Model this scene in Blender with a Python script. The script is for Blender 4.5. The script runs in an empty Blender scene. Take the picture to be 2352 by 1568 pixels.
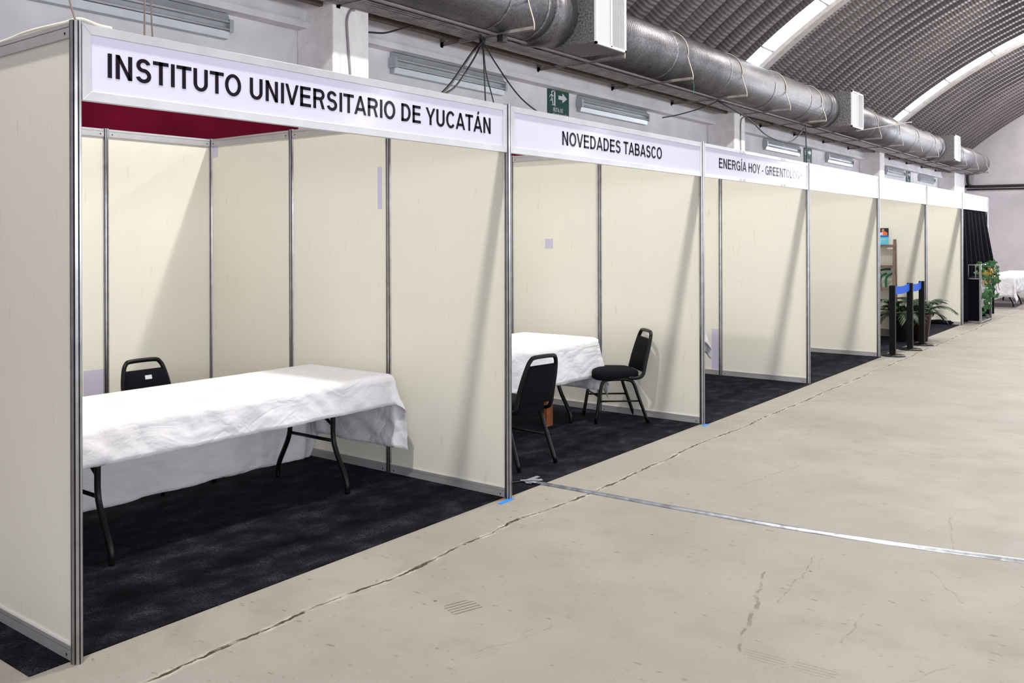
import bpy, math, random
from mathutils import Vector, Matrix, noise
random.seed(7)
PI = math.pi
sc = bpy.context.scene
COL = sc.collection

# ------------------------------------------------------------------ camera
cam_d = bpy.data.cameras.new('camera'); cam = bpy.data.objects.new('camera', cam_d); COL.objects.link(cam)
sc.camera = cam
YAW = 0.7128; ROLL = -0.0029
fw = Vector((math.cos(YAW), math.sin(YAW), 0)); r0 = Vector((math.sin(YAW), -math.cos(YAW), 0)); u0 = Vector((0, 0, 1))
rr = r0 * math.cos(ROLL) + u0 * math.sin(ROLL); uu = -r0 * math.sin(ROLL) + u0 * math.cos(ROLL)
m = Matrix((rr, uu, -fw)).transposed().to_4x4(); m.translation = Vector((-1.9074, -3.2969, 1.6482))
cam.matrix_world = m
cam_d.sensor_width = 36; cam_d.lens = 2118.44 / 2352 * 36
cam_d.shift_x = 268.08 / 2352; cam_d.shift_y = -234.33 / 2352
cam_d.clip_end = 200

# ------------------------------------------------------------------ world, lights, exposure
sc.view_settings.view_transform = 'Standard'; sc.view_settings.look = 'None'
sc.view_settings.gamma = 1; sc.view_settings.use_curve_mapping = False
sc.view_settings.exposure = 0.40
w = bpy.data.worlds.new('world'); sc.world = w; w.use_nodes = True
w.node_tree.nodes['Background'].inputs[0].default_value = (.75, .85, 1, 1)
w.node_tree.nodes['Background'].inputs[1].default_value = 1.0
SKY_STRENGTH = 4.0
def area(name, loc, d, sx, sy, power, color, shape='RECTANGLE'):
    l = bpy.data.lights.new(name, 'AREA'); l.shape = shape; l.size = sx; l.size_y = sy; l.energy = power; l.color = color
    o = bpy.data.objects.new(name, l); COL.objects.link(o)
    o.location = loc; o.rotation_euler = Vector(d).to_track_quat('-Z', 'Y').to_euler(); return o
for k in range(-1, 7):      # high-bay lamps hanging in a row over the aisle edge
    area('high_bay_light', (4.95 + 6.05 * k, -0.86, 7.35), (0, 0, -1), .33, .33, 300, (1, .96, .88), 'DISK')
for k in range(6):          # unseen fill lights added along the opposite long wall, which has no windows
    area('side_fill_light', (-5.5 + 8.5 * k, -14.6, 2.9), (0, 1, 0), 6.0, 2.4, 250, (.92, .95, 1))
area('gate_daylight', (42.0, -6.3, 2.9), (-1, 0, 0), 8.4, 5.2, 900, (.90, .95, 1))
area('rear_fill_light', (-9.8, -9.5, 2.4), (1, 0, 0), 6.0, 4.0, 300, (.90, .94, 1))  # fill light added behind the camera; the back wall has no gate

# ------------------------------------------------------------------ materials
def mat(name, col, rough=.6, metal=0, spec=.5, nscale=0, namt=0, bump=0, bscale=60, emit=None, trans=0, coat=0):
    M = bpy.data.materials.new(name); M.use_nodes = True; nt = M.node_tree; b = nt.nodes['Principled BSDF']
    b.inputs['Base Color'].default_value = (*col, 1); b.inputs['Roughness'].default_value = rough
    b.inputs['Metallic'].default_value = metal; b.inputs['Specular IOR Level'].default_value = spec
    if coat: b.inputs['Coat Weight'].default_value = coat; b.inputs['Coat Roughness'].default_value = .12
    tc = nt.nodes.new('ShaderNodeTexCoord')
    if nscale:
        n = nt.nodes.new('ShaderNodeTexNoise'); n.inputs['Scale'].default_value = nscale; n.inputs['Detail'].default_value = 5
        nt.links.new(tc.outputs['Object'], n.inputs['Vector'])
        mr = nt.nodes.new('ShaderNodeMapRange'); mr.inputs['From Min'].default_value = .3; mr.inputs['From Max'].default_value = .7
        mr.inputs['To Min'].default_value = 1 - namt; mr.inputs['To Max'].default_value = 1 + namt
        nt.links.new(n.outputs[0], mr.inputs['Value'])
        mx = nt.nodes.new('ShaderNodeVectorMath'); mx.operation = 'SCALE'; mx.inputs[0].default_value = col
        nt.links.new(mr.outputs[0], mx.inputs['Scale']); nt.links.new(mx.outputs[0], b.inputs['Base Color'])
    if bump:
        n2 = nt.nodes.new('ShaderNodeTexNoise'); n2.inputs['Scale'].default_value = bscale; n2.inputs['Detail'].default_value = 4
        nt.links.new(tc.outputs['Object'], n2.inputs['Vector'])
        bp = nt.nodes.new('ShaderNodeBump'); bp.inputs['Strength'].default_value = bump; bp.inputs['Distance'].default_value = .01
        nt.links.new(n2.outputs[0], bp.inputs['Height']); nt.links.new(bp.outputs[0], b.inputs['Normal'])
    if emit: b.inputs['Emission Color'].default_value = (*emit[0], 1); b.inputs['Emission Strength'].default_value = emit[1]
    return M
def nd(M, t, **kw):
    n = M.node_tree.nodes.new(t)
    for k, v in kw.items():
        if k.startswith('i_'): n.inputs[int(k[2:]) if k[2:].isdigit() else k[2:]].default_value = v
        else: setattr(n, k, v)
    return n
def ln(M, a, b): M.node_tree.links.new(a, b)
def mth(M, op, a, b=None, c=None):
    n = nd(M, 'ShaderNodeMath', operation=op)
    for i, v in enumerate((a, b, c)):
        if v is None: continue
        if isinstance(v, (int, float)): n.inputs[i].default_value = v
        else: ln(M, v, n.inputs[i])
    return n.outputs[0]
def mixc(M, f, a, b):
    n = nd(M, 'ShaderNodeMix', data_type='RGBA')
    if isinstance(f, (int, float)): n.inputs[0].default_value = f
    else: ln(M, f, n.inputs[0])
    for i, v in ((6, a), (7, b)):
        if isinstance(v, tuple): n.inputs[i].default_value = (*v, 1)
        else: ln(M, v, n.inputs[i])
    return n.outputs[2]

cream = mat('cream_laminate', (.765, .742, .665), .42, spec=.35, nscale=1.3, namt=.025, bump=.05, bscale=240)
def scuffs(M, base):        # faint vertical scratches and glue spots on the boards
    b = M.node_tree.nodes['Principled BSDF']
    g = nd(M, 'ShaderNodeNewGeometry'); mp = nd(M, 'ShaderNodeMapping'); mp.inputs['Scale'].default_value = (9, 9, 1.6)
    ln(M, g.outputs['Position'], mp.inputs[0])
    n = nd(M, 'ShaderNodeTexNoise', i_Scale=3.0, i_Detail=8.0); ln(M, mp.outputs[0], n.inputs['Vector'])
    f = nd(M, 'ShaderNodeMapRange'); f.inputs['From Min'].default_value = .66; f.inputs['From Max'].default_value = .74
    f.inputs['To Max'].default_value = .3
    ln(M, n.outputs[0], f.inputs['Value'])
    src = b.inputs['Base Color'].links[0].from_socket
    ln(M, mixc(M, f.outputs[0], src, (base[0] * .62, base[1] * .56, base[2] * .45)), b.inputs['Base Color'])
scuffs(cream, (.8, .77, .65))
alu = mat('anodised_aluminium', (.40, .40, .42), .28, metal=.95, nscale=14, namt=.16)
alu_flat = mat('satin_aluminium_rail', (.50, .50, .52), .42, metal=.5, nscale=9, namt=.06)
frame_alu = mat('sign_frame_aluminium', (.56, .56, .59), .30, metal=.35, nscale=7, namt=.07)
groove = mat('dark_groove', (.02, .010, .010), .8, spec=.1)
signface = mat('glossy_sign_paper', (.78, .755, .92), .11, spec=.7)
signblank = mat('blank_sign_board', (.86, .86, .88), .22, spec=.8)
ink = mat('black_sign_ink', (.014, .010, .016), .13, spec=.25)
clothw = mat('white_tablecloth_cotton', (.71, .70, .745), .85, spec=.1)
def cloth_nodes(M):
    b = M.node_tree.nodes['Principled BSDF']; g = nd(M, 'ShaderNodeNewGeometry'); prev = None
    for sc_, rot, dist, st in ((2.6, .5, .016, .7), (6.5, -.9, .0055, .7), (15., .3, .0015, .6)):
        mp = nd(M, 'ShaderNodeMapping'); mp.inputs['Scale'].default_value = (.45, 1, 1); mp.inputs['Rotation'].default_value = (.6, rot, rot)
        n = nd(M, 'ShaderNodeTexNoise', i_Scale=sc_, i_Detail=3., i_Distortion=.8); ln(M, g.outputs['Position'], mp.inputs[0]); ln(M, mp.outputs[0], n.inputs['Vector'])
        h = mth(M, 'ABSOLUTE', mth(M, 'SUBTRACT', n.outputs[0], .5))
        bp = nd(M, 'ShaderNodeBump', i_Strength=st, i_Distance=dist * 4); ln(M, h, bp.inputs['Height'])
        if prev: ln(M, prev, bp.inputs['Normal'])
        prev = bp.outputs[0]
    ln(M, prev, b.inputs['Normal'])
cloth_nodes(clothw)
blackm = mat('black_enamel', (.004, .004, .005), .33, spec=.22)
blackp = mat('black_matte_pole', (.004, .004, .005), .6, spec=.12)
blackf = mat('black_upholstery', (.005, .005, .008), .85, spec=.08, bump=.2, bscale=500)
tabletop = mat('white_plastic_tabletop', (.75, .75, .73), .5)
wall_m = mat('painted_plaster', (.74, .725, .775), .9, spec=.2, nscale=2.2, namt=.10, bump=.25, bscale=30)
rough_m = mat('rough_plaster', (.90, .885, .90), .95, spec=.15, nscale=6, namt=.07, bump=1.0, bscale=45)
maroon = mat('maroon_paint', (.085, .002, .014), .9, spec=.05, nscale=1.2, namt=.3)
rust = mat('brown_steel', (.13, .09, .075), .7, metal=.2, nscale=8, namt=.3)
grey_steel = mat('grey_steel', (.30, .265, .265), .6, metal=.2, nscale=10, namt=.2)
pipe_m = mat('conduit_grey', (.30, .28, .30), .5, metal=.3, nscale=6, namt=.3)
strap_m = mat('pale_strap', (.55, .49, .45), .5, metal=.1)
cable_m = mat('black_cable', (.01, .01, .012), .5)
fix_m = mat('white_enamel_reflector', (.44, .47, .51), .35, metal=.4, nscale=8, namt=.06)
tube_m = mat('fluorescent_tube', (.50, .50, .54), .3)
grille_m = mat('white_grille', (.72, .73, .77), .35)
dark_in = mat('grille_interior', (.05, .05, .055), .8)
green_m = mat('green_sign', (.0, .055, .04), .55, spec=.2)
white_m = mat('white_vinyl', (.62, .62, .66), .4)
lilac_m = mat('lilac_paper', (.55, .52, .68), .6)
wood_m = mat('brown_wood', (.17, .115, .085), .6, nscale=14, namt=.3)
owood_m = mat('orange_brown_wood', (.26, .075, .02), .5, nscale=10, namt=.25)
bluebelt = mat('blue_belt', (.015, .115, .66), .7, spec=.15)
bluetape = mat('blue_tape', (.0, .20, .75), .6)
leaf_m = mat('dark_green_leaf', (.010, .036, .011), .5, nscale=5, namt=.4)
leaf2_m = mat('ivy_leaf', (.018, .095, .018), .5, nscale=9, namt=.4)
yleaf_m = mat('yellow_green_leaf', (.20, .17, .008), .5)
orange_m = mat('orange_petal', (.85, .20, .01), .5)
pot_m = mat('maroon_brown_pot', (.055, .018, .02), .3)
potd_m = mat('dark_pot', (.015, .013, .015), .4)
curt_m = mat('black_curtain_fabric', (.0025, .0025, .006), .85, spec=.06)
arch_m = mat('pale_arch_beam', (.40, .365, .365), .85, nscale=8, namt=.12, bump=.6, bscale=30)
skyl_m = mat('translucent_skylight_panel', (.9, .92, .95), .6, emit=((.93, .97, 1), SKY_STRENGTH))
fgreen_m = mat('green_foam', (.0, .10, .045), .6)
cyan_m = mat('cyan_print', (.10, .52, .68), .3); blue_m = mat('blue_print', (.02, .13, .45), .3)
skin_m = mat('print_skin', (.5, .27, .19), .4)
plastic_m = mat('clear_holder', (.6, .6, .62), .2)
foil_m = mat('silver_duct_tape', (.24, .255, .29), .36, metal=.8, nscale=18, namt=.3, bump=.35, bscale=12)
greytape_m = mat('grey_tape', (.34, .36, .40), .4, metal=.3, bump=.5, bscale=50)

board_m = mat('dusty_board', (.10, .092, .095), .9, nscale=3, namt=.25)
# galvanised spiral duct
duct_m = mat('galvanised_duct', (.24, .235, .25), .46, metal=.8)
def duct_nodes(M):
    b = M.node_tree.nodes['Principled BSDF']; g = nd(M, 'ShaderNodeNewGeometry'); sp = nd(M, 'ShaderNodeSeparateXYZ'); ln(M, g.outputs['Position'], sp.inputs[0])
    v = nd(M, 'ShaderNodeTexVoronoi', i_Scale=60.0); ln(M, g.outputs['Position'], v.inputs['Vector'])
    n = nd(M, 'ShaderNodeTexNoise', i_Scale=2.5); ln(M, g.outputs['Position'], n.inputs['Vector'])
    a = mth(M, 'MULTIPLY', v.outputs['Color'], .6); s = mth(M, 'ADD', a, .45); s = mth(M, 'MULTIPLY', s, mth(M, 'ADD', n.outputs[0], .45))
    vm = nd(M, 'ShaderNodeVectorMath', operation='SCALE'); vm.inputs[0].default_value = (.215, .21, .232); ln(M, s, vm.inputs['Scale']); ln(M, vm.outputs[0], b.inputs['Base Color'])
    ang = mth(M, 'ARCTAN2', mth(M, 'SUBTRACT', sp.outputs[2], 4.545), mth(M, 'SUBTRACT', sp.outputs[1], 3.06))
    ph = mth(M, 'ADD', mth(M, 'MULTIPLY', sp.outputs[0], 2 * PI / .065), ang)
    h = mth(M, 'POWER', mth(M, 'ABSOLUTE', mth(M, 'SINE', mth(M, 'MULTIPLY', ph, .5))), 6)
    bp = nd(M, 'ShaderNodeBump', i_Strength=.16, i_Distance=.01); ln(M, h, bp.inputs['Height']); ln(M, bp.outputs[0], b.inputs['Normal'])
duct_nodes(duct_m)
galv_m = mat('galvanised_sheet', (.22, .215, .23), .5, metal=.75, nscale=40, namt=.6)

# carpet
carpet_m = mat('black_carpet', (.011, .011, .014), 1, spec=.05)
def carpet_nodes(M):
    b = M.node_tree.nodes['Principled BSDF']; g = nd(M, 'ShaderNodeNewGeometry')
    n = nd(M, 'ShaderNodeTexNoise', i_Scale=3.2, i_Detail=7.0); n2 = nd(M, 'ShaderNodeTexNoise', i_Scale=150.0, i_Detail=3.0)
    mp = nd(M, 'ShaderNodeMapping'); mp.inputs['Scale'].default_value = (1.5, 2.4, 1); ln(M, g.outputs['Position'], mp.inputs[0]); ln(M, mp.outputs[0], n.inputs['Vector']); ln(M, g.outputs['Position'], n2.inputs['Vector'])
    b.inputs['Sheen Weight'].default_value = .025; b.inputs['Sheen Tint'].default_value = (.7, .7, 1, 1)
    s = mth(M, 'MULTIPLY', mth(M, 'POWER', mth(M, 'MULTIPLY', n.outputs[0], 2), 4), mth(M, 'POWER', mth(M, 'MULTIPLY', n2.outputs[0], 2.0), 4))
    vm = nd(M, 'ShaderNodeVectorMath', operation='SCALE'); vm.inputs[0].default_value = (.0052, .0050, .0070); ln(M, s, vm.inputs['Scale']); ln(M, vm.outputs[0], b.inputs['Base Color'])
    bp = nd(M, 'ShaderNodeBump', i_Strength=.6, i_Distance=.004); ln(M, n2.outputs[0], bp.inputs['Height']); ln(M, bp.outputs[0], b.inputs['Normal'])
carpet_nodes(carpet_m)

# concrete floor with crack, stains and scored patches
floor_m = mat('polished_concrete', (.5, .47, .41), .5, spec=.25)
def floor_nodes(M):
    b = M.node_tree.nodes['Principled BSDF']; g = nd(M, 'ShaderNodeNewGeometry'); P = g.outputs['Position']
    sp = nd(M, 'ShaderNodeSeparateXYZ'); ln(M, P, sp.inputs[0]); X, Y = sp.outputs[0], sp.outputs[1]
    def noi(s, d=4., out=0, rough=.55, scale=None):
        n = nd(M, 'ShaderNodeTexNoise', i_Scale=s, i_Detail=d, i_Roughness=rough)
        if scale:
            mp = nd(M, 'ShaderNodeMapping'); mp.inputs['Scale'].default_value = scale; ln(M, P, mp.inputs[0]); ln(M, mp.outputs[0], n.inputs['Vector'])
        else: ln(M, P, n.inputs['Vector'])
        return n.outputs[out]
    def rng(v, a, b_, c=0., d=1.):
        r = nd(M, 'ShaderNodeMapRange'); r.inputs['From Min'].default_value = a; r.inputs['From Max'].default_value = b_
        r.inputs['To Min'].default_value = c; r.inputs['To Max'].default_value = d; ln(M, v, r.inputs['Value']); return r.outputs[0]
    c = mixc(M, rng(noi(1.1), .35, .65), (.245, .226, .198), (.315, .296, .268))
    c = mixc(M, rng(noi(3.4, 9, rough=.65), .5, .68, 0, .5), c, (.20, .175, .145))
    c = mixc(M, rng(noi(.35, 3), .4, .65, 0, .55), c, (.275, .262, .25))
    c = mixc(M, rng(noi(130, 3), .3, .7, 0, .42), c, (.20, .18, .15))
    # fine flecks and scuffs
    c = mixc(M, rng(noi(26, 8, scale=(1, .45, 1)), .64, .70, 0, .6), c, (.13, .09, .06))
    c = mixc(M, rng(noi(9, 9, rough=.7, scale=(.35, 1, 1)), .62, .72, 0, .5), c, (.17, .135, .10))
    # dark specks
    v = nd(M, 'ShaderNodeTexVoronoi', i_Scale=3.1); ln(M, P, v.inputs['Vector'])
    c = mixc(M, rng(v.outputs['Distance'], .035, .02, 0, .8), c, (.05, .035, .025))
    # long crack parallel to the booth fronts
    wob = mth(M, 'ADD', mth(M, 'MULTIPLY', mth(M, 'SUBTRACT', noi(.9, 2), .5), .16), mth(M, 'MULTIPLY', mth(M, 'SUBTRACT', noi(18, 4), .5), .035))
    yc = mth(M, 'ADD', mth(M, 'ADD', Y, .315), wob)
    dist = mth(M, 'ABSOLUTE', yc)
    width = rng(noi(3.2, 3), .4, .68, .0025, .014)
    crack = mth(M, 'LESS_THAN', dist, width)
    halo = rng(dist, .030, .010, 0, .9)
    c = mixc(M, mth(M, 'MULTIPLY', halo, rng(noi(7, 5), .45, .62, .0, 1)), c, (.42, .395, .355))
    crk = mth(M, 'MULTIPLY', crack, rng(noi(9, 4), .38, .50, .2, 1))
    c = mixc(M, crk, c, (.05, .033, .02))
    # scratches and short cracks, each between two points of the floor
    n23 = mth(M, 'SUBTRACT', noi(5., 6), .5); nbrk = rng(noi(14, 5), .42, .56, .15, 1)
    for (x1, y1, x2, y2, w_, am) in ((2.74, -1.70, 1.75, -1.92, .006, .7), (3.13, -1.82, 2.38, -1.87, .004, .5), (2.50, -2.20, 2.12, -2.21, .004, .6), (6.05, -1.53, 6.5, -4.5, .005, .7), (3.3, -2.3, 2.9, -2.5, .004, .5),
                                     (7.4, .0, 8.4, -.75, .004, .6), (8.3, -.6, 9.9, -1.9, .004, .5), (4.2, -1.0, 5.2, -1.15, .006, .35), (1.0, -1.1, 1.5, -1.25, .003, .5), (12, -.5, 13, -6, .006, .6), (1.3, -2.2, 2.2, -2.6, .003, .4), (4.4, -2.2, 3.6, -2.35, .004, .5), (5.2, -3.0, 4.3, -3.05, .005, .5)):
        L = math.hypot(x2 - x1, y2 - y1); ux, uy = (x2 - x1) / L, (y2 - y1) / L
        dx = mth(M, 'SUBTRACT', X, x1); dyy = mth(M, 'SUBTRACT', Y, y1)
        q = mth(M, 'ADD', mth(M, 'MULTIPLY', dx, ux), mth(M, 'MULTIPLY', dyy, uy))
        t = mth(M, 'ABSOLUTE', mth(M, 'ADD', mth(M, 'SUBTRACT', mth(M, 'MULTIPLY', dyy, ux), mth(M, 'MULTIPLY', dx, uy)), mth(M, 'MULTIPLY', n23, .10)))
        mk = mth(M, 'MULTIPLY', mth(M, 'LESS_THAN', t, w_), mth(M, 'MULTIPLY', mth(M, 'GREATER_THAN', q, 0), mth(M, 'LESS_THAN', q, L)))
        c = mixc(M, mth(M, 'MULTIPLY', mth(M, 'MULTIPLY', mk, nbrk), am), c, (.13, .095, .065))
    hgt = mth(M, 'MULTIPLY', crk, -1.0)
    # scored anti-slip patches
    for (px, py, L, W, am, an) in ((1.415, -.82, .155, .062, .8, -.29), (1.785, -2.02, .15, .045, .3, -1.5), (1.80, -2.20, .15, .045, .3, -1.5), (3.64, -1.27, .15, .05, .22, -1.5)):
        ca, sa = math.cos(an), math.sin(an)
        dx = mth(M, 'SUBTRACT', X, px); dy = mth(M, 'SUBTRACT', Y, py)
        q = mth(M, 'ADD', mth(M, 'MULTIPLY', dx, ca), mth(M, 'MULTIPLY', dy, sa)); t = mth(M, 'SUBTRACT', mth(M, 'MULTIPLY', dy, ca), mth(M, 'MULTIPLY', dx, sa))
        el = mth(M, 'ADD', mth(M, 'POWER', mth(M, 'DIVIDE', mth(M, 'ABSOLUTE', q), L / 2 * 1.05), 4), mth(M, 'POWER', mth(M, 'DIVIDE', mth(M, 'ABSOLUTE', t), W), 4))
        st = mth(M, 'GREATER_THAN', mth(M, 'SINE', mth(M, 'MULTIPLY', t, 2 * PI / .0245)), .25)
        mk = mth(M, 'MULTIPLY', mth(M, 'LESS_THAN', el, 1), st)
        c = mixc(M, mth(M, 'MULTIPLY', mk, am), c, (.12, .09, .06))
    ln(M, c, b.inputs['Base Color'])
    ln(M, rng(noi(2.5), .3, .7, .50, .62), b.inputs['Roughness'])
    bp = nd(M, 'ShaderNodeBump', i_Strength=.8, i_Distance=.012); ln(M, hgt, bp.inputs['Height'])
    bp2 = nd(M, 'ShaderNodeBump', i_Strength=.15, i_Distance=.01); ln(M, noi(20, 6), bp2.inputs['Height']); ln(M, bp.outputs[0], bp2.inputs['Normal'])
    ln(M, bp2.outputs[0], b.inputs['Normal'])
floor_nodes(floor_m)

# corrugated roof sheet
RC_Y, RC_Z, RR = -5.3, -5.03, 13.5
roof_m = mat('corrugated_steel_roof', (.20, .175, .18), .5, metal=.35)
def roof_nodes(M):
    b = M.node_tree.nodes['Principled BSDF']; g = nd(M, 'ShaderNodeNewGeometry'); sp = nd(M, 'ShaderNodeSeparateXYZ'); ln(M, g.outputs['Position'], sp.inputs[0])
    ang = mth(M, 'ARCTAN2', mth(M, 'SUBTRACT', sp.outputs[2], RC_Z), mth(M, 'SUBTRACT', sp.outputs[1], RC_Y))
    h = mth(M, 'SINE', mth(M, 'MULTIPLY', ang, RR * 2 * PI / .075))
    bp = nd(M, 'ShaderNodeBump', i_Strength=.4, i_Distance=.006); ln(M, h, bp.inputs['Height']); ln(M, bp.outputs[0], b.inputs['Normal'])
    n = nd(M, 'ShaderNodeTexNoise', i_Scale=.9, i_Detail=5.); ln(M, g.outputs['Position'], n.inputs['Vector'])
    s = mth(M, 'ADD', mth(M, 'MULTIPLY', n.outputs[0], .7), .65)
    vm = nd(M, 'ShaderNodeVectorMath', operation='SCALE'); vm.inputs[0].default_value = (.165, .14, .147); ln(M, s, vm.inputs['Scale']); ln(M, vm.outputs[0], b.inputs['Base Color'])
roof_nodes(roof_m)

# ------------------------------------------------------------------ mesh helpers
class MB:
    def __init__(s): s.v = []; s.f = []; s.m = []; s.mi = 0; s.sm = []
    def add(s, vs, fs, smooth=False):
        k = len(s.v); s.v += [tuple(x) for x in vs]; s.f += [tuple(i + k for i in f) for f in fs]; s.m += [s.mi] * len(fs); s.sm += [smooth] * len(fs); return s
    def box(s, x0, y0, z0, x1, y1, z1, R=None, ch=0):
        if x0 > x1: x0, x1 = x1, x0
        if y0 > y1: y0, y1 = y1, y0
        if z0 > z1: z0, z1 = z1, z0
        vs = [(x0, y0, z0), (x1, y0, z0), (x1, y1, z0), (x0, y1, z0), (x0, y0, z1), (x1, y0, z1), (x1, y1, z1), (x0, y1, z1)]
        if R: vs = [R @ Vector(v) for v in vs]
        return s.add(vs, [(0, 3, 2, 1), (4, 5, 6, 7), (0, 1, 5, 4), (1, 2, 6, 5), (2, 3, 7, 6), (3, 0, 4, 7)])
    def tube(s, pts, r, n=8, closed=False, smooth=True, sq=None, cap=True):
        pts = [Vector(p) for p in pts]; N = len(pts); rs = r if isinstance(r, (list, tuple)) else [r] * N
        T = []
        for i in range(N):
            a = pts[(i - 1) % N] if (i > 0 or closed) else pts[i]; b = pts[(i + 1) % N] if (i < N - 1 or closed) else pts[i]
            t = (b - a); T.append(t.normalized() if t.length > 1e-9 else Vector((0, 0, 1)))
        ref = Vector((0, 0, 1)) if abs(T[0].z) < .9 else Vector((1, 0, 0)); nrm = (ref - T[0] * ref.dot(T[0])).normalized()
        vs = []
        for i in range(N):
            nrm = (nrm - T[i] * nrm.dot(T[i])); nrm = nrm.normalized() if nrm.length > 1e-6 else T[i].orthogonal().normalized(); bn = T[i].cross(nrm)
            for k in range(n):
                a = 2 * PI * (k + .5) / n; q = (nrm * math.cos(a) * (sq[0] if sq else 1) + bn * math.sin(a) * (sq[1] if sq else 1)) * rs[i]; vs.append(pts[i] + q)
        fs = []
        for i in range(N if closed else N - 1):
            j = (i + 1) % N
            for k in range(n): fs.append((i * n + k, i * n + (k + 1) % n, j * n + (k + 1) % n, j * n + k))
        if not closed and cap: fs.append(tuple(range(n))[::-1]); fs.append(tuple((N - 1) * n + k for k in range(n)))
        return s.add(vs, fs, smooth)
    def lathe(s, prof, c=(0, 0, 0), n=24, smooth=True):
        vs = []; fs = []
        for r, z in prof:
            for k in range(n): a = 2 * PI * k / n; vs.append((c[0] + r * math.cos(a), c[1] + r * math.sin(a), c[2] + z))
        for i in range(len(prof) - 1):
            for k in range(n): fs.append((i * n + k, i * n + (k + 1) % n, (i + 1) * n + (k + 1) % n, (i + 1) * n + k))
        fs.append(tuple(range(n))[::-1]); fs.append(tuple((len(prof) - 1) * n + k for k in range(n)))
        return s.add(vs, fs, smooth)
    def prism(s, poly, fn, t):     # poly in 2D, fn maps (u,v,w)->xyz, thickness t
        n = len(poly); vs = [fn(u, v, 0) for u, v in poly] + [fn(u, v, t) for u, v in poly]
        fs = [tuple(range(n)), tuple(range(2 * n - 1, n - 1, -1))] + [(i, n + i, n + (i + 1) % n, (i + 1) % n) for i in range(n)]
        return s.add(vs, fs)
    def build(s, name, mats, parent=None):
        me = bpy.data.meshes.new(name); me.from_pydata(s.v, [], s.f)
        for x in (mats if isinstance(mats, (list, tuple)) else [mats]): me.materials.append(x)
        me.polygons.foreach_set('material_index', s.m); me.polygons.foreach_set('use_smooth', s.sm); me.update()
        o = bpy.data.objects.new(name, me); COL.objects.link(o)
        if parent: o.parent = parent
        return o
def tag(o, label, cat=None, group=None, kind=None):
    if label: o['label'] = label
    if cat: o['category'] = cat
    if group: o['group'] = group
    if kind: o['kind'] = kind
    return o
def thing(name, label, cat, loc=(0, 0, 0), rz=0, group=None):
    o = bpy.data.objects.new(name, None); o.empty_display_size = .1; COL.objects.link(o); o.location = loc; o.rotation_euler = (0, 0, rz)
    return tag(o, label, cat, group)
def struct(name, mb, m): return tag(mb.build(name, m), None, kind='structure')
def dup(root, loc, rz, label, group=None):
    def cp(o, par):
        c = o.copy(); COL.objects.link(c)
        if par: c.parent = par
        for ch in [x for x in allobs if x.parent == o]: cp(ch, c)
        return c
    allobs = list(COL.objects); r = cp(root, None); r.location = loc; r.rotation_euler = (0, 0, rz); r['label'] = label
    if group: r['group'] = group
    return r
def bevel(o, w_, seg=2):
    md = o.modifiers.new('bevel', 'BEVEL'); md.width = w_; md.segments = seg; md.limit_method = 'ANGLE'; return o
def solid(o, t):
    md = o.modifiers.new('solid', 'SOLIDIFY'); md.thickness = t; md.offset = 0; return o
def smooth_path(pts, n=8):      # Catmull-Rom
    P = [Vector(p) for p in pts]; P = [P[0] * 2 - P[1]] + P + [P[-1] * 2 - P[-2]]; out = []
    for i in range(1, len(P) - 2):
        for k in range(n):
            t = k / n; a, b, c, d = P[i - 1:i + 3]
            out.append(.5 * ((2 * b) + (c - a) * t + (2 * a - 5 * b + 4 * c - d) * t * t + (-a + 3 * b - 3 * c + d) * t ** 3))
    out.append(P[-2]); return out

# ------------------------------------------------------------------ room shell
XF = 41.8; X0 = -10.0; YW = 4.1; YR = -14.7
struct('floor', MB().box(X0, YR, -.2, XF, YW, 0), floor_m)
struct('wall_left', MB().box(X0, YW, 0, XF, YW + .25, 4.75), wall_m)
struct('trim_1', MB().box(X0, YW - .012, 0, XF, YW, 3.08), maroon)          # maroon dado paint on the lower wall
bm = MB(); bm.box(X0, 3.97, 4.0, XF, YW, 4.235); bm.box(X0, 3.93, 3.93, XF, YW, 4.0)
struct('trim_2', bm, wall_m)                                                # beam along the wall with its moulding
struct('wall_right', MB().box(X0, YR - .25, 0, XF, YR, 4.75), wall_m)
def arcz(y): return RC_Z + math.sqrt(RR * RR - (y - RC_Y) ** 2)
def gable(x0, x1, hole=None):
    mb = MB(); ys = [YR + (YW - YR) * k / 40 for k in range(41)]
    for a, b in zip(ys, ys[1:]):
        zt = (arcz(a) + .12, arcz(b) + .12); z0 = 0
        if hole and a >= hole[0] - .01 and b <= hole[1] + .01: z0 = hole[2]
        mb.add([(x0, a, z0), (x0, b, z0), (x0, b, zt[1]), (x0, a, zt[0]), (x1, a, z0), (x1, b, z0), (x1, b, zt[1]), (x1, a, zt[0])],
               [(0, 3, 2, 1), (4, 5, 6, 7), (0, 1, 5, 4), (2, 3, 7, 6), (0, 4, 7, 3), (1, 2, 6, 5)])
    return mb
dy = (YW - YR) / 40
struct('wall_far', gable(XF, XF + .25, (YR + 9 * dy, YR + 27 * dy, 5.5)), mat('far_wall_plaster_shaded', (.58, .555, .61), .9, spec=.2, nscale=1.1, namt=.08, bump=.2, bscale=20))  # same plaster as the long wall, its colour darkened to stand in for dimmer light
struct('wall_back', gable(X0 - .25, X0), wall_m)
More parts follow.
